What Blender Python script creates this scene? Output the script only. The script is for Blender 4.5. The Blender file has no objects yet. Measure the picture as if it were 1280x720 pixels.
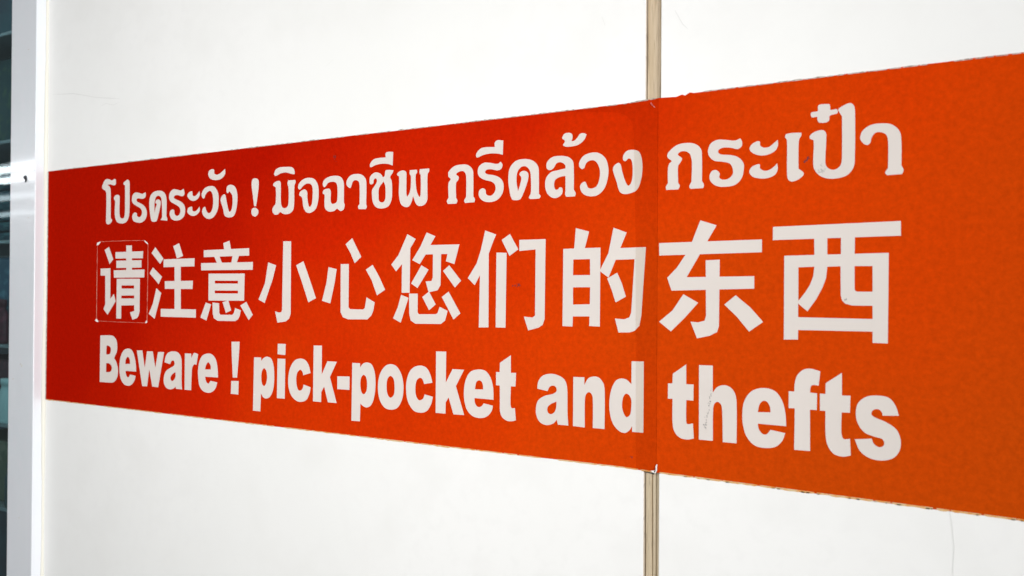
import bpy, bmesh, math, random
from mathutils import Vector, Matrix
from mathutils.geometry import delaunay_2d_cdt
random.seed(7)
S = bpy.context.scene
C = S.collection
# ---------------- camera, world, lamps, exposure ----------------
cd = bpy.data.cameras.new('camera'); cam = bpy.data.objects.new('camera', cd); C.objects.link(cam); S.camera = cam
R = Matrix(((0.8576209, -0.0019592, 0.5142787), (0.5142474, -0.008394, -0.8576008), (0.005997, 0.99996285, -0.0061914)))
cam.matrix_world = Matrix.Translation((0, -0.8, 1.5)) @ R.to_4x4()
cd.sensor_width = 36; cd.lens = 1050 / 1280 * 36; cd.clip_start = 0.02; cd.clip_end = 100
cd.dof.use_dof = True; cd.dof.focus_distance = 1.0; cd.dof.aperture_fstop = 8
W = bpy.data.worlds.new('World'); S.world = W; W.use_nodes = True
W.node_tree.nodes['Background'].inputs[0].default_value = (0.93, 0.97, 1.0, 1)
W.node_tree.nodes['Background'].inputs[1].default_value = 0.17
def lamp(name, loc, aim, sx, sy, power, col):
    l = bpy.data.lights.new(name, 'AREA'); l.shape = 'RECTANGLE'; l.size = sx; l.size_y = sy
    l.energy = power; l.color = col
    o = bpy.data.objects.new(name, l); C.objects.link(o); o.location = loc
    o.rotation_euler = (Vector(aim) - Vector(loc)).to_track_quat('-Z', 'Y').to_euler()
    return o
lamp('soft_front_light', (-0.62, -1.15, 1.62), (-0.62, 0.0, 1.49), 0.8, 0.8, 10.6, (1.0, 0.99, 0.97))
lamp('open_side_daylight', (12.0, -6.2, 1.9), (-1.0, 0.0, 1.5), 4.0, 4.0, 1650, (0.98, 0.99, 1.0))
lamp('added_interior_fill', (-2.3, 0.14, 2.7), (-2.15, 0.40, 1.2), 1.0, 0.16, 8, (0.93, 0.98, 1.0))  # added unseen lamp that brightens the goods behind the glass
S.view_settings.view_transform = 'Standard'; S.view_settings.look = 'None'
S.view_settings.exposure = 0.0; S.view_settings.gamma = 1.0; S.view_settings.use_curve_mapping = False

# ---------------- materials ----------------
def mat(name, col, rough=0.5, metal=0.0, spec=0.5, coat=0.0, coat_rough=0.1, noise=None, bump=None, stretch=(1, 1, 1)):
    """noise = list of (scale, second colour, low, high); bump = (scale, strength, distance)"""
    m = bpy.data.materials.new(name); m.use_nodes = True
    nt = m.node_tree; N = nt.nodes; L = nt.links; b = N['Principled BSDF']
    b.inputs['Roughness'].default_value = rough; b.inputs['Metallic'].default_value = metal
    b.inputs['Specular IOR Level'].default_value = spec
    b.inputs['Coat Weight'].default_value = coat; b.inputs['Coat Roughness'].default_value = coat_rough
    b.inputs['Base Color'].default_value = (*col, 1)
    tc = N.new('ShaderNodeTexCoord'); mp = N.new('ShaderNodeMapping'); mp.inputs['Scale'].default_value = stretch
    L.new(tc.outputs['Object'], mp.inputs[0])
    last = None
    for sc, c2, lo, hi in (noise or []):
        n = N.new('ShaderNodeTexNoise'); n.inputs['Scale'].default_value = sc; n.inputs['Detail'].default_value = 5
        L.new(mp.outputs[0], n.inputs['Vector'])
        r = N.new('ShaderNodeMapRange'); r.inputs['From Min'].default_value = lo; r.inputs['From Max'].default_value = hi
        L.new(n.outputs[0], r.inputs[0])
        mx = N.new('ShaderNodeMix'); mx.data_type = 'RGBA'
        L.new(r.outputs[0], mx.inputs[0])
        if last: L.new(last, mx.inputs[6])
        else: mx.inputs[6].default_value = (*col, 1)
        mx.inputs[7].default_value = (*c2, 1); last = mx.outputs[2]
    if last: L.new(last, b.inputs['Base Color'])
    if bump:
        n = N.new('ShaderNodeTexNoise'); n.inputs['Scale'].default_value = bump[0]; n.inputs['Detail'].default_value = 4
        L.new(mp.outputs[0], n.inputs['Vector'])
        bp = N.new('ShaderNodeBump'); bp.inputs['Strength'].default_value = bump[1]; bp.inputs['Distance'].default_value = bump[2]
        L.new(n.outputs[0], bp.inputs['Height']); L.new(bp.outputs[0], b.inputs['Normal'])
    return m

M = {}
M['panel'] = mat('white_panel', (0.86, 0.85, 0.83), 0.42, noise=[(2.2, (0.82, 0.815, 0.79), 0.4, 0.7), (11, (0.80, 0.79, 0.765), 0.50, 0.85), (60, (0.83, 0.82, 0.80), 0.5, 0.8)], bump=(7, 0.12, 0.004))
M['edge'] = mat('panel_cut_edge', (0.55, 0.48, 0.39), 0.8, noise=[(90, (0.28, 0.24, 0.20), 0.55, 0.7)])
M['batten'] = mat('raw_batten', (0.52, 0.40, 0.26), 0.75, noise=[(60, (0.60, 0.48, 0.34), 0.35, 0.7), (160, (0.40, 0.30, 0.19), 0.56, 0.75)], bump=(120, 0.5, 0.001), stretch=(4, 4, 0.25))
M['batten_low'] = mat('pale_batten', (0.62, 0.52, 0.37), 0.75, noise=[(60, (0.48, 0.38, 0.25), 0.35, 0.7), (200, (0.20, 0.16, 0.12), 0.60, 0.75)], bump=(120, 0.5, 0.001), stretch=(4, 4, 0.25))
M['grime'] = mat('edge_grime_and_shadow', (0.30, 0.24, 0.19), 0.8, noise=[(300, (0.55, 0.48, 0.42), 0.4, 0.6)])
M['cream'] = mat('bare_vinyl_edge', (0.66, 0.48, 0.26), 0.7, noise=[(120, (0.66, 0.26, 0.04), 0.40, 0.62)])
M['print'] = mat('letter_print', (0.69, 0.625, 0.58), 0.45, spec=0.1, noise=[(9, (0.655, 0.595, 0.55), 0.4, 0.7)])
M['speck'] = mat('pencil_speck', (0.20, 0.19, 0.18), 0.8)
M['faint'] = mat('faint_scuff', (0.73, 0.72, 0.70), 0.6)
M['faintgrey'] = mat('grey_smudge', (0.42, 0.41, 0.38), 0.7)
M['dark'] = mat('dark_spot', (0.16, 0.004, 0.001), 0.6)
M['black'] = mat('crack_and_shadow_black', (0.008, 0.008, 0.01), 0.6)
M['film'] = mat('pale_glint_and_nick', (0.62, 0.24, 0.16), 0.35, noise=[(60, (0.45, 0.03, 0.01), 0.45, 0.62)])
M['flake'] = mat('torn_flake', (0.85, 0.82, 0.78), 0.6)
M['alu'] = mat('powder_coated_profile', (0.72, 0.735, 0.765), 0.30, spec=0.5, coat=0.55, coat_rough=0.05, noise=[(5, (0.69, 0.72, 0.75), 0.4, 0.7), (60, (0.73, 0.73, 0.765), 0.5, 0.8)], bump=(22, 0.5, 0.0018))
M['seal'] = mat('cream_sealant', (0.68, 0.66, 0.58), 0.55, bump=(60, 0.5, 0.002))
M['screw'] = mat('screw_steel', (0.03, 0.03, 0.035), 0.35, metal=0.6)
M['navy'] = mat('navy_wall', (0.008, 0.018, 0.032), 0.6, noise=[(9, (0.012, 0.045, 0.06), 0.4, 0.65)])
M['teal'] = mat('teal_cloth', (0.010, 0.05, 0.075), 0.7, noise=[(30, (0.05, 0.14, 0.16), 0.5, 0.65)], stretch=(1, 1, 6))
M['blue'] = mat('blue_card', (0.01, 0.07, 0.14), 0.5, noise=[(40, (0.05, 0.17, 0.26), 0.5, 0.65)])
M['maroon'] = mat('maroon_card', (0.07, 0.008, 0.018), 0.6, noise=[(60, (0.14, 0.02, 0.04), 0.5, 0.65)])
M['green'] = mat('green_card', (0.012, 0.04, 0.045), 0.6, noise=[(40, (0.04, 0.075, 0.045), 0.5, 0.65)])
M['olive'] = mat('olive_card', (0.09, 0.10, 0.06), 0.6, noise=[(40, (0.16, 0.15, 0.10), 0.5, 0.65)])
M['steel'] = mat('shelf_steel', (0.25, 0.28, 0.30), 0.4, metal=0.3)
M['pale'] = mat('pale_plastic', (0.45, 0.60, 0.62), 0.4)

# red vinyl: ink turns orange towards lower right, light falloff painted into it
def vinyl():
    m = mat('red_orange_vinyl', (0.4, 0.008, 0.001), 0.42, spec=0.0, bump=(260, 0.12, 0.0003))
    nt = m.node_tree; N = nt.nodes; L = nt.links; b = N['Principled BSDF']
    tc = N.new('ShaderNodeTexCoord'); sp = N.new('ShaderNodeSeparateXYZ'); L.new(tc.outputs['Object'], sp.inputs[0])
    big = N.new('ShaderNodeTexNoise'); big.inputs['Scale'].default_value = 3.0; big.inputs['Detail'].default_value = 3
    L.new(tc.outputs['Object'], big.inputs['Vector'])
    def math_(op, a, v):
        n = N.new('ShaderNodeMath'); n.operation = op
        L.new(a, n.inputs[0])
        if isinstance(v, (int, float)): n.inputs[1].default_value = v
        else: L.new(v, n.inputs[1])
        return n.outputs[0]
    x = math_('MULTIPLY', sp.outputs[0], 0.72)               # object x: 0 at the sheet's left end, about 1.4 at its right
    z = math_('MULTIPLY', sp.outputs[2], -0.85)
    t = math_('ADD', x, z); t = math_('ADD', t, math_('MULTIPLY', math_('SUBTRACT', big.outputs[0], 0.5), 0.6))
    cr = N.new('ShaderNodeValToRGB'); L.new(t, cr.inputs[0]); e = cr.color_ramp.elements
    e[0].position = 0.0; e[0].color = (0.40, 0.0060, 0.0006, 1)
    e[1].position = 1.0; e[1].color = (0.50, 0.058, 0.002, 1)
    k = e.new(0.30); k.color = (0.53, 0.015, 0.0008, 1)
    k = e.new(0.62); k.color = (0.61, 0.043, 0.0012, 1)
    n1 = N.new('ShaderNodeTexNoise'); n1.inputs['Scale'].default_value = 170; n1.inputs['Detail'].default_value = 6; n1.inputs['Roughness'].default_value = 0.8
    L.new(tc.outputs['Object'], n1.inputs['Vector'])
    r = N.new('ShaderNodeMapRange'); r.inputs['From Min'].default_value = 0.25; r.inputs['From Max'].default_value = 0.75
    r.inputs['To Min'].default_value = 0.80; r.inputs['To Max'].default_value = 1.18; L.new(n1.outputs[0], r.inputs[0])
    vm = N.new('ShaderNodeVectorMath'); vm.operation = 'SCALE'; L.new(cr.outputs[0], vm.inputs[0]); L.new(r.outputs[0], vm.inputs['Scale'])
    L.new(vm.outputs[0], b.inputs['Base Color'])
    return m
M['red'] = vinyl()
def film_mat():
    m = bpy.data.materials.new('clear_overlap_film'); m.use_nodes = True; nt = m.node_tree; N = nt.nodes; L = nt.links
    for n in list(N): N.remove(n)
    o = N.new('ShaderNodeOutputMaterial'); t = N.new('ShaderNodeBsdfTransparent'); g = N.new('ShaderNodeBsdfGlossy')
    t.inputs[0].default_value = (0.966, 0.956, 0.942, 1); g.inputs['Roughness'].default_value = 0.35
    mx = N.new('ShaderNodeMixShader'); mx.inputs[0].default_value = 0.0
    L.new(t.outputs[0], mx.inputs[1]); L.new(g.outputs[0], mx.inputs[2]); L.new(mx.outputs[0], o.inputs[0])
    return m
M['overlap'] = film_mat()
def glass():
    m = bpy.data.materials.new('tinted_glass'); m.use_nodes = True; nt = m.node_tree; N = nt.nodes; L = nt.links
    for n in list(N): N.remove(n)
    o = N.new('ShaderNodeOutputMaterial'); t = N.new('ShaderNodeBsdfTransparent'); g = N.new('ShaderNodeBsdfGlossy')
    t.inputs[0].default_value = (0.80, 0.92, 0.93, 1); g.inputs['Roughness'].default_value = 0.015
    mx = N.new('ShaderNodeMixShader'); mx.inputs[0].default_value = 0.06
    L.new(t.outputs[0], mx.inputs[1]); L.new(g.outputs[0], mx.inputs[2]); L.new(mx.outputs[0], o.inputs[0])
    return m
M['glass'] = glass()
def emit(name, col, s):
    m = bpy.data.materials.new(name); m.use_nodes = True; b = m.node_tree.nodes['Principled BSDF']
    b.inputs['Base Color'].default_value = (*col, 1); b.inputs['Emission Color'].default_value = (*col, 1); b.inputs['Emission Strength'].default_value = s
    return m
M['tube'] = emit('lit_fluorescent_tube', (0.95, 0.98, 1.0), 15)
M['tube_old'] = emit('weak_fluorescent_tube', (0.85, 0.95, 1.0), 4.5)

# ---------------- helpers ----------------
def thing(name, label, cat, loc, group=None):
    o = bpy.data.objects.new(name, None); C.objects.link(o); o.location = loc
    o.empty_display_size = 0.05; o['label'] = label; o['category'] = cat
    if group: o['group'] = group
    return o
def tag(o, label, cat, group=None):
    o['label'] = label; o['category'] = cat
    if group: o['group'] = group
    return o
def link(name, bm, m, parent=None, loc=(0, 0, 0), label=None, smooth=False):
    me = bpy.data.meshes.new(name); bm.normal_update(); bm.to_mesh(me); bm.free()
    if smooth:
        for p in me.polygons: p.use_smooth = True
    for k in (m if isinstance(m, (list, tuple)) else [m]): me.materials.append(M[k])
    o = bpy.data.objects.new(name, me); C.objects.link(o); o.location = loc
    if parent: o.parent = parent; o.location = Vector(loc) - parent.location if loc != (0, 0, 0) else -parent.location
    if label: o['label'] = label
    return o
def box(bm, x0, x1, y0, y1, z0, z1, bev=0.0, seg=2, mi=0):
    g = bmesh.ops.create_cube(bm, size=1.0); vs = g['verts']
    for v in vs: v.co = Vector(((x0 + x1) / 2 + v.co.x * (x1 - x0), (y0 + y1) / 2 + v.co.y * (y1 - y0), (z0 + z1) / 2 + v.co.z * (z1 - z0)))
    fs = set(f for v in vs for f in v.link_faces)
    for f in fs: f.material_index = mi
    if bev:
        es = list(set(e for v in vs for e in v.link_edges))
        bmesh.ops.bevel(bm, geom=es, offset=bev, segments=seg, affect='EDGES', profile=0.5)
    return bm
def catmull(pts, flags, n=5):
    out = []; k = len(pts)
    for i in range(k):
        p1, p2 = pts[i], pts[(i + 1) % k]
        p0 = pts[(i - 1) % k] if not flags[i] else (2 * p1[0] - p2[0], 2 * p1[1] - p2[1])
        p3 = pts[(i + 2) % k] if not flags[(i + 1) % k] else (2 * p2[0] - p1[0], 2 * p2[1] - p1[1])
        if flags[i] and flags[(i + 1) % k]: out.append(p1); continue
        L0 = math.dist(p0, p1) or 1; L1 = math.dist(p1, p2) or 1; L2 = math.dist(p2, p3) or 1
        m1 = [(p2[j] - p0[j]) / (L0 + L1) * L1 for j in (0, 1)]
        m2 = [(p3[j] - p1[j]) / (L1 + L2) * L1 for j in (0, 1)]
        for s in range(n):
            t = s / n; t2 = t * t; t3 = t2 * t
            out.append(tuple((2 * t3 - 3 * t2 + 1) * p1[j] + (t3 - 2 * t2 + t) * m1[j] + (-2 * t3 + 3 * t2) * p2[j] + (t3 - t2) * m2[j] for j in (0, 1)))
    return out
def flat(contours, y_back, y_front, origin=(0, 0)):
    """union of the (hole, points) outlines in wall millimetres (x, z), as a thin slab between two depths"""
    verts = []; edges = []
    for hole, pts in contours:
        b = len(verts); verts += [Vector((p[0] / 1000, p[1] / 1000)) for p in pts]
        edges += [(b + i, b + (i + 1) % len(pts)) for i in range(len(pts))]
    v2, e2, f2, ov, oe, of = delaunay_2d_cdt(verts, edges, [], 0, 1e-6)
    def inside(x, y, pts):
        r = False; j = len(pts) - 1
        for i in range(len(pts)):
            (xi, yi), (xj, yj) = pts[i], pts[j]
            if (yi > y) != (yj > y) and x < (xj - xi) * (y - yi) / (yj - yi) + xi: r = not r
            j = i
        return r
    bm = bmesh.new(); keep = []
    for f in f2:
        cx = sum(v2[i].x for i in f) / len(f) * 1000; cz = sum(v2[i].y for i in f) / len(f) * 1000
        if any(inside(cx, cz, p) for h, p in contours if not h) and not any(inside(cx, cz, p) for h, p in contours if h): keep.append(f)
    fr = [bm.verts.new((p.x - origin[0], y_front, p.y - origin[1])) for p in v2]
    bk = [bm.verts.new((p.x - origin[0], y_back, p.y - origin[1])) for p in v2]
    cnt = {}
    for f in keep:
        a = [fr[i] for i in f]
        try: bm.faces.new(a); bm.faces.new([bk[i] for i in reversed(f)])
        except ValueError: continue
        for i in range(len(f)):
            cnt.setdefault(frozenset((f[i], f[(i + 1) % len(f)])), []).append((f[i], f[(i + 1) % len(f)]))
    for k, l in cnt.items():
        if len(l) == 1:
            i, j = l[0]
            try: bm.faces.new([fr[j], fr[i], bk[i], bk[j]])
            except ValueError: pass
    for v in [v for v in bm.verts if not v.link_faces]: bm.verts.remove(v)
    bmesh.ops.recalc_face_normals(bm, faces=bm.faces)
    return bm
def wobble(p0, p1, n, amp):
    return [(p0[0] + (p1[0] - p0[0]) * i / n + random.uniform(-.3, .3) * (p1[0] - p0[0]) / n * (0 < i < n), p0[1] + (p1[1] - p0[1]) * i / n + random.uniform(-amp, amp)) for i in range(n + 1)]

# ---------------- the wall ----------------
ZB, ZT = 0.0, 2.9
wall = thing('wall', 'white panelled wall with a narrow raw batten joint, carrying the red sign', 'wall', (-0.3, 0, 0))
XL = (-1.3885, -0.3228); XR = (-0.3066, 1.6)
for n, (a, b) in enumerate((XL, XR)):
    bm = bmesh.new(); box(bm, a, b, 0.0, 0.006, ZB, ZT, 0.0006, 2)
    for f in bm.faces:
        if abs(f.normal.x) > 0.7 and ((n == 0 and f.calc_center_median().x > -0.33) or (n == 1 and f.calc_center_median().x < -0.3)): f.material_index = 1
    link('wall_panel', bm, ['panel', 'edge'], wall, label=('wide white panel left of the batten joint', 'white panel right of the batten joint')[n])
# battens in the joint: ribbed strips, a browner one above the sign and a paler, split one below
def batten(z0, z1, m, lab, ribs):
    bm = bmesh.new(); x0, x1 = -0.331, -0.298; nz = 60
    xs = [x0]; d = [0.0045]
    for r in ribs: xs.append(r[0]); d.append(r[1])
    xs.append(x1); d.append(0.0045)
    grid = []
    for k in range(nz + 1):
        z = z0 + (z1 - z0) * k / nz; w = math.sin(k * 1.3) * 0.00025 + random.uniform(-.0002, .0002)
        grid.append([bm.verts.new((x + (w if 0 < i < len(xs) - 1 else 0), dd + random.uniform(-.0002, .0002), z)) for i, (x, dd) in enumerate(zip(xs, d))])
    for k in range(nz):
        for i in range(len(xs) - 1): bm.faces.new([grid[k][i], grid[k][i + 1], grid[k + 1][i + 1], grid[k + 1][i]])
    bk = bmesh.ops.extrude_face_region(bm, geom=list(bm.faces))
    for v in [g for g in bk['geom'] if isinstance(g, bmesh.types.BMVert)]: v.co.y = 0.016
    bmesh.ops.recalc_face_normals(bm, faces=bm.faces)
    return link('batten', bm, m, wall, label=lab)
batten(1.5, ZT, 'batten', 'brown batten strip above the sign', [(-0.3225, .0050), (-0.3215, .0030), (-0.3185, .0028), (-0.3150, .0029), (-0.3120, .0027), (-0.3105, .0033), (-0.3085, .0030), (-0.3068, .0046)])
batten(ZB, 1.4995, 'batten_low', 'paler split batten strip below the sign', [(-0.3222, .0055), (-0.3212, .0030), (-0.3185, .0022), (-0.3152, .0024), (-0.3142, .0044), (-0.3132, .0024), (-0.3108, .0022), (-0.3098, .0040), (-0.3075, .0036)])
bm = bmesh.new(); box(bm, -1.46, 1.6, 0.0175, 0.10, ZB, ZT); link('backing_board', bm, 'edge', wall)
# faint marks on the left panel
def ribbon(pts, w, y0, y1):
    bm = bmesh.new(); up = []; dn = []
    for i, (x, z) in enumerate(pts):
        a = pts[max(i - 1, 0)]; b = pts[min(i + 1, len(pts) - 1)]
        dx, dz = b[0] - a[0], b[1] - a[1]; l = math.hypot(dx, dz) or 1; ww = w * (0.35 if i in (0, len(pts) - 1) else random.uniform(.7, 1.2)) / 2
        up.append((x - dz / l * ww, z + dx / l * ww)); dn.append((x + dz / l * ww, z - dx / l * ww))
    return flat([(False, up + dn[::-1])], y0, y1)
link('scuff_mark', ribbon([(-1369, 1825), (-1330, 1821), (-1311, 1819.4), (-1285, 1814), (-1250, 1806), (-1215, 1801), (-1189, 1797)], 1.0, -0.0001, -0.00022), 'faint', wall, label='faint hairline scuff on the upper left of the panel')
for p, w in (([(-1240, 1790), (-1225, 1794), (-1205, 1789), (-1190, 1792)], .7), ([(-292, 1783), (-284, 1768), (-279, 1763)], 1.0), ([(-372, 1790), (-368, 1780)], 1.0), ([(-48, 1321), (-46, 1309), (-44, 1289), (-45, 1268), (-44, 1250)], .45), ([(-760, 1790), (-748, 1797)], .6)):
    link('scuff_mark', ribbon(p, w, -0.0001, -0.0002), 'faint', wall)

# ---------------- aluminium post at the left end of the wall ----------------
post = thing('aluminium_frame_post', 'pale grey aluminium frame post standing at the left end of the white wall', 'post', (-1.42, 0, 0))
bm = bmesh.new(); box(bm, -1.4612, -1.3862, -0.0185, 0.06, ZB, ZT, 0.0016, 3)
link('profile', bm, 'alu', post)
bm = bmesh.new(); box(bm, -1.4650, -1.4614, -0.0160, 0.05, ZB, ZT, 0.0008, 2)
link('glazing_lip', bm, 'alu', post)
# bead of sealant in the corner between post and panel
bm = bmesh.new(); prev = None; n = 120
for k in range(n + 1):
    z = ZB + (ZT - ZB) * k / n; w = 0.0036 + 0.0008 * math.sin(k * .37) + random.uniform(-.0004, .0004)
    ring = [bm.verts.new((-1.3865 + w * math.sin(a) * 1.0, 0.0005 - w * math.cos(a) * 1.2, z)) for a in [math.pi / 2 * j / 5 for j in range(6)]] + [bm.verts.new((-1.3868, 0.0006, z))]
    if prev:
        for i in range(7): bm.faces.new([prev[i], prev[(i + 1) % 7], ring[(i + 1) % 7], ring[i]])
    prev = ring
bmesh.ops.recalc_face_normals(bm, faces=bm.faces); link('sealant_bead', bm, 'seal', post, smooth=True)
# little screw on the front with its burr
bm = bmesh.new(); sx, sz = -1.4143, 1.6876
bmesh.ops.create_cone(bm, cap_ends=True, segments=14, radius1=0.0042, radius2=0.0022, depth=0.0028, matrix=Matrix.Translation((sx, -0.0198, sz)) @ Matrix.Rotation(math.radians(90), 4, 'X'))
bmesh.ops.create_cone(bm, cap_ends=True, segments=8, radius1=0.0012, radius2=0.0010, depth=0.006, matrix=Matrix.Translation((sx + .003, -0.0195, sz - .005)) @ Matrix.Rotation(math.radians(35), 4, 'Y'))
link('screw', bm, 'screw', post)
for x, z, a in ((-1.4055, 1.62, 1.5), (-1.425, 1.12, 1.8), (-1.41, 1.90, 1.6), (-1.4208, 1.3718, 5), (-1.4465, 1.350, 2), (-1.4250, 1.3758, 2.5)):
    link('chip', ribbon([(x * 1000, z * 1000), (x * 1000 + 1.5, z * 1000 + a / 2), (x * 1000 + .5, z * 1000 + a)], 1.3, -0.01851, -0.0188), 'edge', post)

# ---------------- glazing left of the post and what stands behind it ----------------
win = thing('shop_window', 'dark shop window pane beside the grey post', 'window', (-2.2, 0.02, 0))
bm = bmesh.new(); box(bm, -3.6, -1.4655, 0.020, 0.026, ZB, ZT); link('pane', bm, 'glass', win)
bm = bmesh.new(); box(bm, -3.66, -3.6005, -0.0185, 0.06, ZB, ZT, 0.0016, 2); link('frame', bm, 'alu', win)
bm = bmesh.new(); box(bm, -4.6, -1.0, 1.10, 1.14, ZB, ZT)
o = link('interior_wall', bm, 'navy'); o['kind'] = 'structure'
bm = bmesh.new(); box(bm, -1.5, -1.46, 0.101, 1.099, ZB, ZT); o = link('interior_side_wall', bm, 'navy'); o['kind'] = 'structure'
rack = thing('shelf_rack', 'steel shelf rack behind the dark window', 'rack', (-2.2, 0.5, 0))
levels = (0.98, 1.18, 1.37, 1.62, 1.86, 2.12)
for z in levels:
    bm = bmesh.new(); box(bm, -2.9, -1.6, 0.30, 0.70, z - 0.008, z, 0.001, 1); link('shelf', bm, 'steel', rack)
for x in (-2.9, -1.6):
    for y in (0.29, 0.70):
        bm = bmesh.new(); box(bm, x - .012, x + .012, y - .008, y + .008, 0.5, 2.4, 0.001, 1); link('upright', bm, 'steel', rack)
goods = [(2.12, .19, 'navy', 'navy carton on the top shelf behind the glass'), (1.86, .21, 'green', 'dark green carton on the fifth shelf behind the glass'),
         (1.62, .20, 'teal', 'folded teal cloth stack on the shelf behind the glass'), (1.37, .21, 'blue', 'blue carton on the third shelf behind the glass'),
         (1.18, .15, 'maroon', 'maroon carton on the second shelf behind the glass'), (0.98, .15, 'olive', 'olive carton on the lowest shelf behind the glass')]
for z, hgt, m, lab in goods:
    bm = bmesh.new()
    if m == 'teal':
        for k in range(7): box(bm, -2.30 + random.uniform(-.01, .01), -1.85, .34, .62, z + .0005 + k * .026, z + .0245 + k * .026, .009, 3)
    else:
        box(bm, -2.32, -1.84, .33, .62, z + .0005, z + hgt, .004, 2)
    o = link('folded_cloth' if m == 'teal' else 'carton', bm, m); tag(o, lab, 'cloth' if m == 'teal' else 'carton')
# pale jars between the cartons
for i, (x, z, m) in enumerate(((-2.02, 1.62, 'pale'), (-2.12, 1.37, 'maroon'), (-2.02, 1.37, 'pale'), (-2.08, 1.18, 'pale'), (-2.05, 0.98, 'green'))):
    bm = bmesh.new()
    prof = [(0, 0), (.030, 0), (.033, .006), (.033, .07), (.024, .085), (.024, .092), (.027, .092), (.027, .106), (0, .108)]
    rings = [[bm.verts.new((x + r * math.cos(a), .312 + r * math.sin(a) * .4, z + .0005 + h)) for a in [2 * math.pi * j / 16 for j in range(16)]] if r else [bm.verts.new((x, .312, z + .0005 + h))] for r, h in prof]
    for a, b in zip(rings, rings[1:]):
        for j in range(16):
            if len(a) == 1: bm.faces.new([a[0], b[(j + 1) % 16], b[j]])
            elif len(b) == 1: bm.faces.new([a[j], a[(j + 1) % 16], b[0]])
            else: bm.faces.new([a[j], a[(j + 1) % 16], b[(j + 1) % 16], b[j]])
    bmesh.ops.recalc_face_normals(bm, faces=bm.faces)
    o = link('jar', bm, m, smooth=True)
    tag(o, ['pale jar in front of the teal cloths behind the glass', 'maroon jar in front of the blue carton', 'pale jar in front of the blue carton', 'pale jar in front of the maroon carton', 'green jar in front of the olive carton'][i], 'jar')

# ceiling tubes of the hall, seen only as reflections in the glass and the post
for i, (y, z) in enumerate(((-5.2, 3.08), (-5.75, 3.07), (-7.0, 3.07), (-8.6, 3.05))):
    t = thing('ceiling_tube_light', ('lit tube whose reflection is topmost in the dark window', 'lit tube mirrored second from the top in the dark window', 'lit tube mirrored third from the top in the dark window', 'lit tube whose reflection is lowest in the dark window')[i], 'light', (-14, y, z), 'rows of lit tubes across the hall')
    bm = bmesh.new()
    bmesh.ops.create_cone(bm, cap_ends=True, segments=12, radius1=0.045, radius2=0.045, depth=16, matrix=Matrix.Translation((-14, y, z)) @ Matrix.Rotation(math.radians(90), 4, 'Y'))
    link('tube', bm, 'tube' if i < 2 else 'tube_old', t)
    bm = bmesh.new(); box(bm, -22, -6, y - .10, y + .10, z + .06, z + .10, .005, 1); link('batten_housing', bm, 'steel', t)

# ---------------- the sign ----------------
ST, SB = 1698, 1319
sign = thing('warning_sign', 'long red and orange sign with white lettering in three languages on the wall', 'sign', (-1.381, 0, 1.319))
org = (-1.381, 1.319)
def sheet(name, pts, yb, yf, m, lab):
    bm = flat([(False, [(x, z) for x, z in pts])], yb, yf, org)
    o = link(name, bm, m, sign, loc=(-1.381, 0, 1.319), label=lab); return o
ls = [(-1378.5, 1697.9)] + wobble((-1370, 1697.9), (-346.5, 1695.6), 34, .30) + [(-309.3, 1697.2), (-309.3, 1325), (-311, 1322.5), (-309.8, 1320.9)] + wobble((-344.4, 1321.8), (-1372, 1318.8), 34, .30) + [(-1381.5, 1318.7), (-1380.2, 1500), (-1379.9, 1696)]
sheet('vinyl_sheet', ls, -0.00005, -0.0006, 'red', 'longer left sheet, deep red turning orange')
rs = [(-309.1, 1697.4)] + [(-290, 1696.4), (-284, 1698.0), (-281, 1696.6), (-276, 1699.2), (-272, 1698.1)] + wobble((-262, 1698.5), (60, 1698.9), 14, .35) + wobble((60, 1317.3), (-300, 1320.8), 16, .35) + [(-309.1, 1320.9)]
sheet('vinyl_sheet', rs, -0.00005, -0.00062, 'red', 'right sheet, orange')
fl = [(-308.6, 1697.3), (-308.8, 1320.9), (-331, 1321.3), (-332.5, 1555), (-334.5, 1640), (-335.2, 1665.7), (-336.6, 1673), (-339.5, 1679.5), (-345, 1684), (-352, 1686.8), (-360, 1688.3), (-383, 1691), (-413, 1694.2), (-420, 1695.4), (-346, 1695.2)]
sheet('overlap_film', fl, -0.00092, -0.00100, 'overlap', 'clear overlap of the two sheets, slightly darker')
# worn edges: grime along the top, bare cream edge along the bottom
def edge_strip(name, z_of, x0, x1, below, wmax, m, lab, fill, seg=9.0):
    cs = []; x = x0
    while x < x1:
        L = random.uniform(.4, 1.8) * seg
        if random.random() < fill:
            xe = min(x + L, x1); n = max(2, int((xe - x) / 3)); w = random.uniform(.4, 1.0) * wmax
            top = [(x + (xe - x) * i / n, z_of(x + (xe - x) * i / n) + (0 if below else w * random.uniform(.5, 1) * (0.3 if i in (0, n) else 1))) for i in range(n + 1)]
            bot = [(p[0], z_of(p[0]) - (w * random.uniform(.5, 1) * (0.3 if i in (0, n) else 1) if below else .5)) for i, p in enumerate(top)]
            if below: top = [(p[0], p[1] + .9) for p in top]
            cs.append((False, top + bot[::-1]))
        x += L + random.uniform(0, 3)
    o = link(name, flat(cs, -0.00064, -0.00072, org), m, sign, loc=(-1.381, 0, 1.319), label=lab); o['kind'] = 'stuff'; return o
ztl = lambda x: 1697.9 - 2.3 * max(0, (x + 1370) / 1024) if x < -346 else (1695.6 + (x + 346.5) * .043 if x < -309 else 1698.4)
zbt = lambda x: (1318.8 + 3.0 * (x + 1372) / 1028) if x < -344 else (1321.8 - .9 * (x + 344) / 35 if x < -309 else 1320.9 - 3.2 * (x + 300) / 360)
edge_strip('top_edge_grime', ztl, -1378, -312, False, 1.1, 'grime', 'broken dark grime line along the top edge', .8)
edge_strip('top_edge_grime', ztl, -262, 58, False, 1.1, 'grime', 'dark grime along the top edge of the right sheet', .92)
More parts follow.
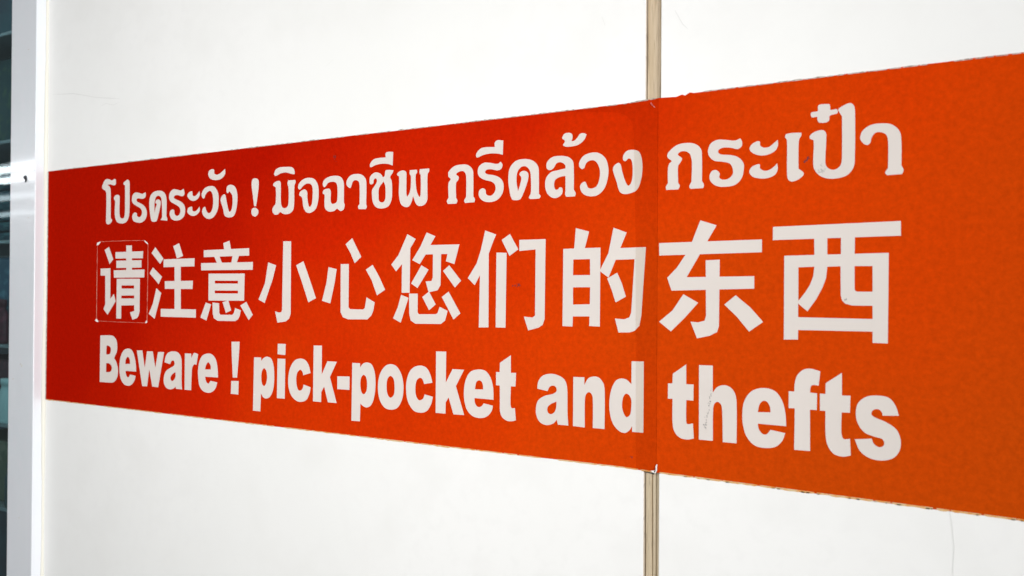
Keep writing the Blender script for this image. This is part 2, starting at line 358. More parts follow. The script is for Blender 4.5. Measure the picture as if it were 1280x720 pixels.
edge_strip('bare_edge', zbt, -1378, -700, True, 1.0, 'cream', 'thin bare edge along the bottom left', .85, 14)
edge_strip('bare_edge', zbt, -700, -312, True, 1.3, 'cream', 'cream yellow bare edge along the bottom', .97, 22)
edge_strip('bare_edge', zbt, -306, 58, True, 1.4, 'cream', 'cream yellow bare edge under the right sheet', .97, 22)
edge_strip('painted_edge_shadow', lambda x: zbt(x) - .9, -306, 58, True, .4, 'grime', 'thin painted shadow line under the bare edge', .3, 2)  # thin shadow below the sheet, painted as a dark line
link('left_edge_grime', flat([(False, [(-1381.9, 1319), (-1380.0, 1319), (-1378.6, 1500), (-1378.5, 1697), (-1380.4, 1697), (-1380.9, 1500)])], -0.00064, -0.0007, org), 'grime', sign, loc=(-1.381, 0, 1.319))
# torn corner at the foot of the joint, and small nick above it
for pts in ([(-312.5, 1320.5), (-309.5, 1320.2), (-308.3, 1323), (-307.9, 1329.5), (-309.4, 1328), (-309.8, 1324), (-311.5, 1322.6), (-315, 1322.2)],): 
    link('torn_flake', flat([(False, pts)], -0.00105, -0.0016, org), 'flake', sign, loc=(-1.381, 0, 1.319))
for pts in ([(-316.5, 1694), (-314.5, 1691), (-312, 1688.5), (-312.6, 1687.8), (-315, 1690), (-317.5, 1693)],):
    link('nick', flat([(False, pts)], -0.00105, -0.0012, org), 'film', sign, loc=(-1.381, 0, 1.319))
link('torn_crack_and_shadow', flat([(False, [(-311, 1321.2), (-309.9, 1321), (-309.3, 1325), (-310, 1326)]), (False, [(-322, 1321.0), (-311, 1320.3), (-311, 1318.8), (-322, 1320.2)])], -0.0017, -0.0018, org), 'black', sign, loc=(-1.381, 0, 1.319))  # crack, plus the shadow under the torn edge painted black
# glyphs: one outline set each, wall millimetres (x, z - 1500); * marks a sharp corner, H a counter
GLYPHS = """t|P-1196.2,171.8* -1196.9,164.9 -1200.7,163.7 -1209.6,165.7 -1217.8,165.7* -1212.1,162.2 -1209.5,157.1 -1208.9,138.3 -1208.6,113.4* -1204.9,109.3 -1208.7,105.3 -1215.1,103.5 -1219.7,106 -1220.1,113.8 -1220.1,151.4 -1222.8,156.6 -1229.5,159.8 -1230.9,163 -1228.1,169.2 -1222.5,174 -1214.8,174.3 -1205.9,171.7 -1199.6,173.6
t|P-1176.9,166 -1172,168.7 -1167.1,170.3 -1162.6,167.4 -1161.9,154.3 -1162,120.7 -1165,110.1 -1171.1,104.9 -1179.7,103.7 -1191,105.7 -1196.6,112.1 -1198.3,122.3 -1197.8,139.3 -1200.6,142.6 -1199.2,146.4 -1192.9,148.7 -1187.1,146.8 -1186.5,141.8 -1186.7,121.8 -1184.9,114 -1179.9,111.4 -1174.9,112.8 -1173,119.6 -1172.8,138 -1173.1,161.9* -1176.9,164
t|P-1123.2,148.3* -1122.7,144.5 -1124.3,140.8 -1130.3,139.2 -1139.9,140.4 -1144.2,139.6 -1144.7,136.6 -1139.8,134.1 -1128.9,129.7 -1121.7,123.4 -1119.9,115.8 -1122.7,108.4 -1132.2,103.5 -1141.8,103.7 -1151.5,106.5 -1155,112.7 -1152.9,117.2 -1148,119.3 -1143.9,117.6 -1143.1,113.7 -1138.3,111.7 -1133.5,113.3 -1131.2,119.3 -1134.9,124.7 -1144.5,129 -1153.1,133.2 -1156.1,138.7 -1154,146.2 -1148.5,149.3 -1140,148.8 -1130.4,146.4 -1126.8,147.7
t|P-1087.5,105.5* -1084.1,110.1 -1085.6,135 -1088,139.6 -1093.1,141.7 -1098.4,140.2 -1101.8,132.9 -1102.1,115.7* -1099.4,123.8 -1096.7,129.7 -1099.9,131.3 -1098.4,135 -1092.6,136.2 -1087.9,132.9 -1088.3,126.3 -1092.3,114.6 -1096.8,104.3 -1103.8,103.4 -1108.5,104.8 -1112.1,115.4 -1114.2,130.5 -1112.5,140.9 -1105.5,147.3 -1091.6,149.2 -1080,145.9 -1074.6,137.4 -1074.3,110.8* -1072,106.3 -1072.6,103.7*
t|P-1036.1,148.5* -1034.3,144 -1034.9,139.7 -1039.3,138 -1048.3,140.1 -1055,140 -1057.9,137.3 -1053.8,134.6 -1042.6,130.6 -1034.7,125.1 -1032.4,117.8 -1034.5,109.2 -1042.2,104.4 -1053.4,103.2 -1062.4,105.9 -1066.6,112 -1066,117.1 -1061.5,119.8 -1056.9,118.6 -1055.7,113 -1051.2,109.9 -1045.7,111.1 -1042.8,116.8 -1045.8,122.8 -1055.9,127.6 -1065,131.8 -1068.5,137.8 -1066.3,145.1 -1059.6,149.1 -1051.7,148.6 -1042.8,146.7
t|P-1017.4,143.8 -1016.3,138.6 -1013,136.3 -1007.6,138.2 -1001.6,143.3* -1000.7,137.8 -1005.4,132.3 -1014,129.9 -1022.7,132.5 -1027.6,137.8 -1026.1,141.4 -1021.8,143.6;P-1017.2,121.4 -1016.4,116.3 -1012.7,114.7 -1007.3,115.9 -1001.4,120.9* -1000.4,115.6 -1005.1,110.8 -1013.7,108.3 -1022.5,110.4 -1027.3,114.6 -1025.9,119.6 -1021.5,121.6
t|P-993.6,132.4 -996.4,136.1 -996.3,140.4 -990.6,146.5 -980,149.1 -969.5,147.4 -962.1,138.5 -960.9,127.2 -962.9,114.6 -971.1,105.1 -981.6,102.7 -991.1,106.6 -995.3,113.2 -993.4,118.8 -989.2,120.1 -987,115.7 -982.7,111.2 -977.5,111.7 -972.9,119.3 -972.4,130.6 -974.6,139.2 -978.9,142.3 -984.1,141.1 -988.8,137.1 -990.4,133.2
t|P-970.8,171.5 -970.2,166.5 -965.5,164.3 -959.3,165.3 -948.1,171.3* -948,164.3 -955.1,158.4 -967.5,156.9 -979.1,160 -983,165.9 -981.3,170.8 -975.1,172.9
t|P-944,137.5 -944.7,143.1 -942.7,147.2 -935.6,148.4 -927.4,144.9 -923.3,136.3 -922.6,126.6 -925.1,112.9 -930,104.8 -940.1,103.1 -948.3,106.2 -951.5,115.5 -956.8,128.4 -953.8,133.8 -948.7,136 -946.6,133.4 -943.4,122.1 -939.2,111.4 -936.1,111.3 -932.6,118.8 -932.8,132.7 -936.5,137.7 -939.5,139.3 -941.5,137.3
t|P-892.9,153 -888,154.3 -882.2,152.3 -880.8,147.5 -882,135.3 -885.6,116.2* -889.5,116.4* -893,136 -894.7,147;P-887.5,114.1 -881.7,110.9 -881.6,106.1 -886.4,102.2 -892.3,103.8 -894.7,108 -893.4,112.8
t|P-849.8,155.2 -851.7,157.5 -848.9,162.9 -841.5,165.7 -830.4,165.6 -819.4,164.5 -814.8,161.2 -813.4,155.1* -817.4,155.2 -830.3,158.3 -839.6,157.6 -846.1,155.4
t|P-853.4,142.4 -851.6,145.7 -845,147.9 -840.4,147 -839,142.2 -838.8,122.2 -837.2,114.2 -833.5,111.3 -828,111.7 -824.7,116.2 -824.6,137.4 -826.5,143.4 -825.6,147.4* -812.3,147.2* -811.9,143.8 -814,140 -814.3,115.7 -816,107.9 -822.4,103.5 -831.6,103 -839.9,106.3* -844.6,103.2 -850.2,103.4 -854,106.9 -853.7,112.3 -848.5,118 -848.3,138.8 -850.6,140.9
t|P-805.4,134.3 -807.3,137 -805.5,142.1 -798.4,146.9 -788.6,148.5 -778.9,146.3 -772.7,139.5 -770.8,130.3 -771.6,117.4 -775.8,107.3 -784.6,102.8 -792.6,104.2 -797.5,110.9 -799.4,121.5 -800.8,124.2 -804.8,126.4 -804.1,130.3 -799.1,133.2 -794.7,133.6 -791.1,130.2 -790.5,122.3 -788.2,112.4 -785.6,110.4 -782.6,114.1 -781.3,124.4 -781.4,134.8 -784.1,139.5 -790.3,141.2 -797.4,139 -802.7,134.8
t|P-761.3,134.6 -763.6,137.6 -762.3,142.7 -755.4,146.7 -743.5,148.1 -733.3,145.9 -728.2,139.2 -727.6,127.8 -727.5,113.9 -726.2,110.1 -727.9,104.5 -732.9,102.8 -738.8,106.2* -744.7,103.1 -753.3,103.1 -759.3,107.2 -760.6,115.6 -760.4,124.6 -763.5,126.7 -762.5,130.5 -757,132.3 -751.8,131.8 -749.7,127.8 -750,117.6 -748.2,113 -744,112.5 -739.7,114.5 -738.4,119.6 -738.6,133.5 -740.8,138.8 -746.8,140.7 -754.5,139.6 -758.7,135.4
t|P-715.7,132.2 -717.3,130.8 -721.5,133.1 -723.5,136.4 -722.4,141.4 -716.6,146.7 -706.7,147.9 -697.8,146 -692,140.7 -690.7,131.9 -690.9,109.6* -689.8,105.8 -691.7,103.2* -703.1,103.7* -703.9,107.1 -701.5,110.1* -701.7,132.6 -703.4,138.3 -709.1,140.3 -713.2,138.3
t|P-684.9,155.1 -684.9,158.8 -679.4,163.9 -669.9,165.1 -660.4,164.9* -660.5,169.8 -657.4,171.4 -648.8,170.7* -649.4,154.3* -657.2,156.8 -668.2,157.6 -677.7,156.4 -682.5,154.7
t|P-680.7,133.8 -683.9,133.4 -685.5,135.9 -684.8,142.7 -680,146.7 -674.5,147.6 -668.1,145.3 -664.1,140.7* -661.8,142.4 -660.6,148.4 -657.9,149.5 -648.1,148.5* -649.4,145.2 -653.2,140.6 -650.8,135.6 -650,125.8 -650.6,113.7 -655.2,105.4 -664.6,102.8 -674.1,104.4 -679.7,110.3 -681.4,117.8 -681.4,126.4 -677.5,131.1 -674,135.8 -674.4,139.5 -676.8,140.3 -679.2,138 -679.4,134.9;H-663.6,135.8* -660.6,130.1 -660.3,115.4 -662.3,111.2 -666.2,110.2 -670.2,112.2 -671,117.2 -671.1,125.8 -668.8,130.6 -665.6,133.5
t|P-642.4,142.3 -640.9,145.2 -634,147.2 -628.7,145 -628.2,139 -628,118.5 -626.9,114.8* -623.9,118.3 -621.7,125.3 -621.5,139.7 -623.3,142.2 -623.1,146.8* -612.6,146.5* -612.1,143.3 -614.3,140.4 -613.4,124.8 -611.1,117.6 -608.1,113.8 -606.7,117.3 -606.9,139.9 -608.7,143 -608.1,146.9* -594.4,146.7* -594.4,143.2 -596.6,140.4 -596.7,119.1 -597,109.7 -600.7,104.5 -608,102.9 -613.3,105.7 -617.9,115.5* -620.8,107.3 -624.5,103.3 -629.1,102.7 -635.2,105.6 -638.3,111.8 -639.6,121.6 -639.3,139.7
t|P-566.7,137.5 -566.4,140.7 -558.6,146.6 -547.7,148 -538.4,146.4 -532.5,140.3 -531.7,130.7 -531.6,110.3* -529.3,107 -530.1,103.6* -542.7,103.3* -544.2,105.9 -541.5,110.2* -541.3,127.5 -542.2,136.5 -545.3,139.9 -549.2,140.4 -554.6,138.6 -555.4,136.7 -551.9,133.9 -552.5,130.7 -555.6,127.1 -555.5,110.3* -553.6,106.4 -555.1,103.2* -566.9,103.4* -568.5,106.5 -566.1,110.9* -566.3,127.7 -563.2,132.1 -566.3,134.9
t|P-527.8,155.2 -527.8,159 -521.8,164.2 -512.8,165.1 -503.2,164.3* -502.9,169.5 -499.5,171.7 -491.8,170.6* -492.4,154.9* -499.4,156.7 -509.8,157.5 -518.7,156.6 -525.5,154.4
t|P-495,147.2* -492.7,143.7 -494.2,139.4 -499.3,137.7 -506.7,139.5 -513.4,139.6 -515.9,137.2 -513.3,134.5 -503.7,132.6 -494.8,128.3 -491.1,121.2 -492.5,111.9 -499.1,104.8 -509.4,102.6 -518.4,104.6 -523.7,109.9 -523.7,116.2 -519.2,118.9 -515.2,117 -514.2,111.9 -510.9,110.1 -506.5,110.2 -502.1,115 -502.1,121.2 -506.6,125.5 -517,128.5 -523.8,132.7 -525.7,137.9 -523.9,144.1 -517.2,147.6 -509.7,147.1 -499.3,145.1
t|P-458.4,105.1 -456,109.9 -456.1,128.2 -457.6,135 -462.6,139.6 -468.2,139.4 -473.2,134.3 -474.3,124.5 -472.3,112.7* -469.5,120.5 -468.1,127.8 -470.6,131 -468.9,134 -463.9,134.8 -459.7,132.1 -459.2,127.2 -461.7,118.8 -465.9,109.2 -469.4,103.9 -474.4,103 -480.1,104.5 -483.8,116.4 -484.9,127.6 -483.3,138.7 -476.1,146.2 -464.7,147.9 -453.5,145.1 -447.1,138.5 -446,127.5 -445.8,108.7* -443.7,105.6 -445.5,103.2* -456.7,103.3*
t|P-433.8,133.6 -436.5,136.2 -435.9,142.2 -429.7,147.1 -418.9,147.8 -409.6,145.5 -404.5,140.4 -403.5,130.9 -403.4,110.7* -401.1,106.5 -402,103.3* -412,103.4* -413.6,105.4 -413.3,110.1* -413.4,125.8* -418.8,125.4 -425.5,122.8 -427.2,116.9 -425.4,111.8 -422.7,111.9 -420.1,114.1 -417.1,112.7 -417.6,106.8 -422.7,103.2 -428.8,103.2 -435,107.7 -438,115.2 -437.1,124.8 -431,131 -422.9,132.5 -413.5,133.9* -413.8,137.5 -418.9,140.9 -424.3,140.1 -427.6,135.6 -430.3,133.7
t|P-417.4,167.7 -415.1,171 -409.1,171.7 -405.7,169.6 -405.4,165.4 -406.3,162.5 -403,162.8 -399.1,166 -396.5,169.3 -392.6,169.8 -388.7,168.3* -391.2,162.9 -397.7,158.2 -405.6,156.9 -413,157.1 -416.6,159.2 -414.3,162.6 -415,164.5 -417.4,165.9
t|P-391.1,132.9 -393.7,131.8 -396.9,134.5 -397,139.3 -392.4,145.4 -383.4,148.2 -374.4,147.2 -366.7,141 -363.5,131.5 -363.8,121.1 -367.8,109.8 -375.4,103.3 -384.4,102.4 -392.2,105.4 -395.9,111.5 -394.9,116.1 -390.3,118.2 -388.3,115.1 -386.4,111.5 -381.9,110.6 -376.7,112.7 -373.6,119.5 -373,128.7 -375.6,135.9 -379.5,139.7 -384.6,140.1 -389.1,137.5
t|P-344.2,136.4 -346.7,137.8 -346.7,142.4 -343,146.6 -336.3,147.5 -329.6,145 -326.5,137.9 -325.6,127.7 -327,116.5 -331.2,106.5 -339.1,103 -346.5,102.8 -350.8,105.9 -354,115.9 -358.1,127.7 -357.2,132.2 -352.2,135.3 -349.7,133.4 -347.8,125.8 -344.1,115.3 -341,110.9 -337.9,113.7 -336.2,122.7 -336.8,134.2 -338.7,138.3 -341.1,138.8
t|P-299.1,138.5 -298,141.7 -289.4,148.1 -279.2,149.5 -270.2,147.6 -264.6,142.3 -263.5,134.1 -263.4,110.9* -261.4,107 -262.3,103.8* -275,103.9* -276.2,106.3 -274,111* -273.7,130.5 -275.8,138.3 -280.3,141.4 -285.4,141.2 -288.2,138.7 -283.9,134.6 -285.3,130.9 -287.8,127.2 -287.7,110.8* -286,107.4 -287.5,104* -300.1,104.3* -300.5,107.2 -298.4,110.9* -298.3,125.8 -296.8,130.6 -294.5,132.6 -298.5,136.3
t|P-225.8,149.2* -224.2,145.7 -224.7,141.6 -228.4,139.2 -235.3,141.1 -242.8,141.7 -247.1,139.7 -247.1,137.1 -243.8,135.2 -235.3,134 -227.8,131.3 -223,125.7 -222.5,119.3 -224.6,111 -230.9,105.1 -240.5,103.8 -249.1,105.2 -254.6,109.8 -255.9,115.2 -253.5,119.9 -249.2,120.5 -245.9,117.2 -246.1,113 -242.7,110.8 -237.3,111.4 -233,115.8 -233.6,122.2 -236.3,126.1 -243.8,128.3 -251.4,129.9 -256.3,134.6 -257.5,140 -254.8,146.8 -248.2,149.8 -239.6,149 -231.1,147.6
t|P-207.5,144.5 -207,140.6 -203.4,138.5 -198.8,138.8 -194.2,142.1 -190.9,144.7* -190.7,139.2 -193.7,134.3 -200.8,131.5 -208,131.6 -214.2,134.4 -217.1,138.3 -215.3,142.3 -210.1,145;P-207.4,122.9 -207.1,119.3 -203.3,116.7 -198.7,117.1 -194.2,119.9 -191.3,122.8* -190.8,117.1 -193.6,112.1 -200.7,109.5 -207.9,109.8 -214.1,111.9 -217.3,116.3 -215.2,120.9 -210,123.1
t|P-184.2,147 -183.1,149.3 -176.7,149.9 -169.6,149.4* -169.6,146.8 -171.5,143.5 -172.1,134.1 -172,116.4* -168,113.1 -167.4,110.7 -171.4,106.9 -177.7,104.9 -181.2,106.9 -182.3,113.5 -182.5,143.3
t|P-154.2,173.4 -145.3,173 -144.4,170.6 -144.2,167.7 -138.7,167.7 -138.1,164.2 -144.7,162.5 -145.3,158.5 -148,156.7 -154.1,157.3 -155.5,160.2 -155.8,162.5 -160.3,162.6 -161.4,165.4 -160.3,167.3 -155.3,167.7 -155.1,171.2
t|P-137.6,167 -136.5,168.6 -130,171.7 -126.8,171.8 -124.1,169 -123.3,160.9 -123.4,123.2 -124.5,114.1 -129.8,107.6 -138.5,105.3 -147.3,105.9 -153.9,109.3 -158.2,115.4 -159,123.6 -158.8,141.2 -161.9,143.2 -161.9,146.1 -157.4,149.2 -150.8,150 -148,147.2 -147.7,141.4 -148.4,125.2 -147.9,117.6 -144,113.8 -139.6,113.5 -135.3,117.2 -134.2,125.2 -134.3,160.9* -136.5,164.6
t|P-110.7,134.7 -113.4,133.2 -117.1,135.8 -119,139.9 -117.1,146 -110.8,150.5 -101.4,151.3 -93.1,149.4 -87,143.2 -85.5,134.7 -85.4,113* -83.7,109 -84.9,105.5* -97.1,105.4* -98.4,107.8 -96.1,111.5* -96,132.3 -97.2,140.2 -101.4,143.4 -106.6,143.3 -109.7,139.1
c|P-1222.8,63.8 -1212.1,68.3 -1200.8,48.9 -1209.8,41.6;P-1232.8,34.8 -1207.8,35 -1207.5,-12.4 -1198.5,-4.9 -1193.8,-16.2 -1214,-37.2 -1224.5,-28.7 -1220,-20.7 -1220.7,23.6 -1232.7,23.9;P-1195.3,59.8 -1127.6,60 -1128.2,49.4 -1195.1,50;P-1192.8,46.5 -1131.4,46.5 -1131.2,35.4 -1192.6,35.3;P-1199.4,31.7 -1124,32.4 -1124.6,20.4 -1198.5,20.3;P-1168.5,69.6 -1154.9,69.2 -1153.9,25.8 -1167.9,25.9;P-1191.3,18.6 -1179.3,18.6 -1179.9,-42.8 -1191.9,-42.6;P-1189.8,18.6 -1134.9,18.4 -1134.8,8.6 -1189.6,8.2;P-1148.7,18 -1134.9,18.4 -1135,-31 -1137.4,-37.9 -1141,-41.1 -1151.8,-43.9 -1157.8,-32.8 -1147.6,-30.3;P-1182,3.6 -1147,3.6 -1146.9,-6.8 -1181.9,-7.3;P-1181.8,-11.7 -1146.8,-11.4 -1146.7,-21.7 -1181.7,-22.6
c|P-1107.7,56.9 -1099.1,65.2 -1080.1,47.9 -1087.6,40.2;P-1111.9,26.6 -1104.2,35.1 -1083.2,21.3 -1090.7,10.4;P-1095.8,4.2 -1084.6,-2.9 -1099.4,-41.4 -1113.2,-34 -1103.9,-19.3;P-1058.2,65.8 -1045.1,69.9 -1036.2,51.1 -1049.9,47.7 -1053.3,56.9;P-1079.7,46.8 -1010.9,47.5 -1011.1,35.8 -1079.6,35.3;P-1054.8,42.7 -1041.1,42.5 -1040.1,-31.7 -1053.9,-31.9;P-1076.6,14.6 -1014.1,15.2 -1014.9,3.3 -1076.4,3.4;P-1085.3,-26.2 -1007.1,-25.9 -1007.2,-37.8 -1085.2,-37.8
c|P-950.4,67.5 -937.9,70.7 -934.7,58.7 -948.1,56.9;P-991.1,58.5 -898.5,59.4 -898.4,49.3 -991,48.6;P-969.5,50 -958.6,50.2 -952.2,38.5 -962.5,38.7;P-931.3,49.7 -918.3,49.9 -923.6,38.4 -934.2,38.3;P-996.6,40.2 -891,40.4 -891.2,29.8 -996.2,29.9;P-980.5,25.1 -907,24.8 -907.8,-12.5 -980.4,-13;H-967.5,15.2 -920,14.9 -920,11 -967.4,11.2;H-967.3,1.3 -919.9,1.3 -919.8,-2.7 -967.3,-2.7;P-986,-15.8 -974.9,-18.4 -984.4,-41.3 -997.3,-37.3;P-971.8,-15.7 -958.4,-16.6 -957.6,-30.2 -955.1,-32.7 -930.9,-32.3 -927.9,-29.7 -925.3,-22.8 -913.9,-25.8 -916.2,-33.6 -919.1,-37.8 -924.8,-40.9 -960.6,-41.2 -968.7,-37.8 -971,-31.5;P-951,-15 -939.4,-12.2 -933.4,-26.1 -944,-30;P-915.1,-19.2 -903.3,-13.9 -890.5,-31.5 -898.3,-38.8
c|P-861.6,39.4 -846.7,35.4 -852.5,17.8 -867.8,-15.3 -879.5,-10.6 -867.4,11.1;P-833.5,67.1 -819.2,66.7 -819.1,-29 -822.2,-35.7 -828.3,-39.2 -843.3,-41.1 -847.9,-25.9 -840.9,-27.6 -836.2,-27.1 -834.7,-23.9 -834.5,11.1;P-809.7,35 -796.7,40.1 -784.8,15.4 -774.1,-7.9 -787.4,-13.5 -798.2,11
c|P-752.6,31.9 -738.8,29.2 -742.3,11 -749.3,-14.4 -763.5,-11.3 -756.2,11;P-732,35.5 -718.5,35.4 -718.6,-18.7 -716,-21.2 -694.5,-21.3 -691.8,-19.4 -689.2,-6.2 -676.1,-12.3 -678.2,-22.3 -681.4,-28.6 -687.6,-33.5 -719.3,-34 -727.7,-31.6 -731.7,-25.3;P-724.1,60.5 -713.2,67.7 -698.1,44.1 -708.8,36.3 -715.8,49.1;P-690.6,28.1 -679.8,34 -669.2,19.2 -659.8,3.3 -672.5,-3.6 -681.2,15.1
c|P-626.1,70.1 -613.6,64 -621.6,52.9 -622.2,-0.2 -634.2,-0.3 -634,34.3 -643,25.6 -650.3,33.9 -639.2,45.6;P-597.4,71.2 -584.6,66.4 -591.9,56.2 -550.4,56 -557.3,33.3 -569.3,36.8 -567,45.2 -598.7,45.2 -607.3,33.9 -618.5,38.7 -606.3,55;P-587.9,46.6 -576.2,46.4 -576.8,8.9 -581.1,2.9 -593.9,0.5 -598.4,13.3 -589.8,13.8 -588.1,17.8;P-604.8,32.5 -594.3,27.2 -610.4,5.5 -620,10.9;P-573.3,25.6 -564.5,32 -547.7,14.1 -556.4,6.1;P-635,-2.7 -623.9,-6.3 -629.7,-21.6 -635.4,-36.3 -647.1,-31.3 -640,-17.7;P-622.9,-1.2 -610,-1.2 -610.1,-23.3 -608.1,-25.6 -583.4,-25.2 -580.9,-23.8 -577.8,-16.4 -566.5,-21 -570,-32.4 -576,-36.5 -613,-37 -620.1,-33.5 -622.5,-25.5;P-603.3,-5.1 -593.4,1.3 -583.5,-13.7 -593.2,-20.6;P-574.8,-4.9 -565.2,1.4 -548.4,-23.6 -558,-30.8
c|P-515.1,70.8 -500.5,65.8 -506,54.5 -510.2,44.2 -510,-38.7 -523,-39.1 -521.8,20.4 -528.9,8.9 -538.4,17 -526.3,33.9 -520.7,49.1;P-499.9,45.5 -486.6,45 -487.5,-38.5 -500.4,-38.5;P-493.1,59.5 -482.3,65.8 -471.5,48.5 -482.8,41.4;P-470.3,58.9 -437.2,58.9 -437.9,-27.7 -440.3,-34.2 -445.5,-37.4 -458.2,-40.7 -463.9,-25.6 -453,-26.5 -449.8,-24.3 -449.5,48 -470.2,46.6
c|P-400.7,69.5 -385.2,65.4 -390.2,47.2 -402.6,47;P-415.5,47.8 -371.9,48.2 -372.2,-34.3 -384.4,-34 -384.1,-23.9 -403.7,-24.3 -404.1,-35.1 -416,-34.8;H-403.5,36.2 -383.9,36.4 -383.6,19.6 -403.8,19.5;H-403.7,6.6 -383.5,6.8 -383.8,-11.1 -403.6,-11.7;P-357.2,68.4 -342.5,63 -349.5,47.2 -321.4,47.6 -323.9,10.6 -326,-21.9 -328.1,-32.3 -333.2,-37.6 -338.8,-39.4 -351.1,-39.8 -355,-25.6 -344.4,-26.1 -338.9,-23.9 -337,-18.7 -333.6,35.5 -354.6,35.1 -362.6,16.8 -372.7,23.9 -362.8,42.2;P-364,15.9 -352.8,21.8 -347.5,10.7 -343.1,-2.9 -354.5,-8.9 -358.8,3.7
c|P-307.3,51.2 -205.1,52.1 -205.1,40 -307,38.7;P-264.9,72.4 -248.6,67 -255.3,55.9 -263.5,42 -278.5,16.8 -212.2,17.5 -212.1,5.7 -294,3.5 -298.6,16.3 -288.8,26.1 -276.1,44.3;P-259.3,33.2 -245.4,33.6 -245.9,-30.4 -247.7,-36.4 -254.9,-40.2 -267.7,-43.1 -274.3,-27 -266.3,-27.4 -260.1,-25.7 -258.7,-20.6;P-281.8,0 -266.6,-8.2 -280,-23 -294.5,-37.1 -306.9,-27.7 -292.8,-16.1;P-240.8,-9.7 -229.8,-0.7 -215.9,-12 -203.7,-25.6 -216.8,-35.1 -228.7,-21
c|P-195,63.5 -85.7,64.8 -85.6,52 -195,51.1;P-157.9,55 -146.5,54.6 -146.5,34 -157.6,34.2;P-134.8,54.6 -123,54.8 -123.3,33.6 -134.8,33.8;P-184.5,36.3 -95.3,37.3 -95.8,-42 -108.2,-41.9 -108.2,-32 -171.8,-32.3 -171.9,-41.1 -184.6,-41.5;H-171.8,25.4 -157.6,25.9 -158.6,17.2 -161.3,9.6 -165.9,2 -171.7,-5.6;H-146.4,25.7 -135.1,26 -134.8,-0.6 -133.6,-4.9 -131,-7.6 -124.9,-9.2 -108.3,-9.2 -108.2,-20.9 -171.8,-20.5 -171.9,-7.9 -163.6,-15 -155.8,-3.6 -150.5,6.8 -147.5,15.2;H-123.3,26 -108.4,25.9 -108.3,3.2 -120.6,3.2 -122.5,3.7 -123.2,5.9
l|P-1232.3,-70.2* -1211.2,-69.3 -1199.8,-70.1 -1192.2,-75.2 -1189.3,-83.6 -1190.1,-93.7 -1195.1,-101.6 -1196.5,-104.5* -1191.7,-109.2 -1187.3,-119 -1187.1,-129.1 -1191.3,-137 -1197.5,-141.5 -1205.1,-142.6 -1232.8,-143*;H-1216.1,-85.4* -1211,-85.5 -1205.9,-88.1 -1205,-92.8 -1207,-97.5 -1212.1,-99.3 -1216.9,-99.2*;H-1216.7,-113* -1209.3,-112.8 -1203.7,-116 -1202.1,-119.8 -1204.1,-124.5 -1209.1,-126.5 -1217,-126.8*
l|P-1142.3,-122.2* -1167.9,-122.3* -1167.3,-126.4 -1164,-131.3 -1160.4,-131.7 -1156.7,-127.4* -1143.4,-128.6* -1145.7,-135.1 -1151.7,-141.8 -1160.7,-144.7 -1171.3,-143 -1178.8,-136.3 -1182.4,-126.5 -1183.1,-114.2 -1180.5,-101.8 -1173.2,-91.5 -1162.2,-88.1 -1152.4,-90.6 -1146.2,-100.3 -1142.9,-112.2;H-1169,-112* -1157,-111.1* -1157.5,-105.3 -1160.8,-101.2 -1163.7,-101 -1167.6,-105
l|P-1140.8,-90* -1127.8,-89.5* -1121.5,-115.7* -1116.4,-90.3* -1103,-90* -1096.9,-114.4* -1090.7,-90.4* -1076.9,-89.8* -1089.8,-142.5* -1103.5,-142.3* -1110.9,-116.6* -1115.7,-142.7* -1127.3,-143.1*
l|P-1075.6,-104.8* -1073.4,-97 -1067.8,-90.6 -1058.7,-88.2 -1047.5,-88.6 -1040.1,-93.4 -1037.4,-101.3 -1036.9,-134.6 -1035.7,-142.3* -1049.1,-142.3* -1050.2,-139* -1054.7,-142.2 -1062.5,-143.9 -1071.6,-141.8 -1076.8,-134.8 -1076.4,-125.2 -1072,-117.6 -1062.9,-112.7 -1054,-108.6 -1052.9,-104.2 -1055.2,-101.4 -1059.2,-102 -1061.5,-104.6 -1063,-107.1*;H-1050.7,-117.9* -1057.2,-121.2 -1061.6,-125.8 -1061.1,-130.2 -1057.1,-131.4 -1052.6,-128.2 -1050.4,-123.7
l|P-1030.2,-89.9* -1016.7,-89.6* -1016.1,-96* -1012.3,-90.3 -1009.1,-88.2 -1001.5,-89.9* -1005,-105.5* -1008.9,-104.5 -1013.2,-108 -1014.8,-114.6 -1016,-142.2* -1030.2,-142.4*
l|P-959.2,-120.7* -986.2,-121.1* -985.1,-125.8 -981.9,-129.5 -978.7,-130.3 -974.6,-126.3* -960.6,-127.6* -964,-135.8 -971.2,-141.6 -979.6,-143.5 -990.2,-141.7 -997.8,-135.1 -1000.7,-123.8 -1001.3,-112.4 -998.2,-99.4 -991.9,-91.3 -981.3,-88 -971.9,-89 -964.5,-95 -960.6,-106.1;H-986.6,-110.7* -974.1,-110.3* -974.8,-104.7 -978,-101 -980.8,-100.6 -984.7,-105.2
l|P-932,-69.6* -915.9,-69* -916.8,-83.2 -920.4,-118.7* -929,-118.9* -931.4,-86.6;P-931.8,-123.8* -917.3,-123.2* -917.7,-141.9* -932.8,-141.6*
l|P-887.2,-89.1* -873.7,-88.8* -873.3,-93.6* -868.9,-89.4 -862.3,-87.3 -854.7,-89.4 -850.2,-97.9 -848.6,-109.8 -849,-123.2 -851.7,-134 -856.9,-141.1 -863.5,-143.5 -869.3,-141.9 -873.5,-137.1* -874.4,-161.6* -888.5,-161.6*;H-867.8,-103 -863.4,-106.6 -862,-114.6 -863.2,-122 -867.1,-127 -871.4,-124.5 -873,-116.5 -872.1,-107.7
l|P-842.3,-69* -827.7,-69* -828.3,-83.6* -842.5,-83.1*;P-842.5,-89* -828.2,-88.6* -828.8,-141.3* -843.2,-141.5*
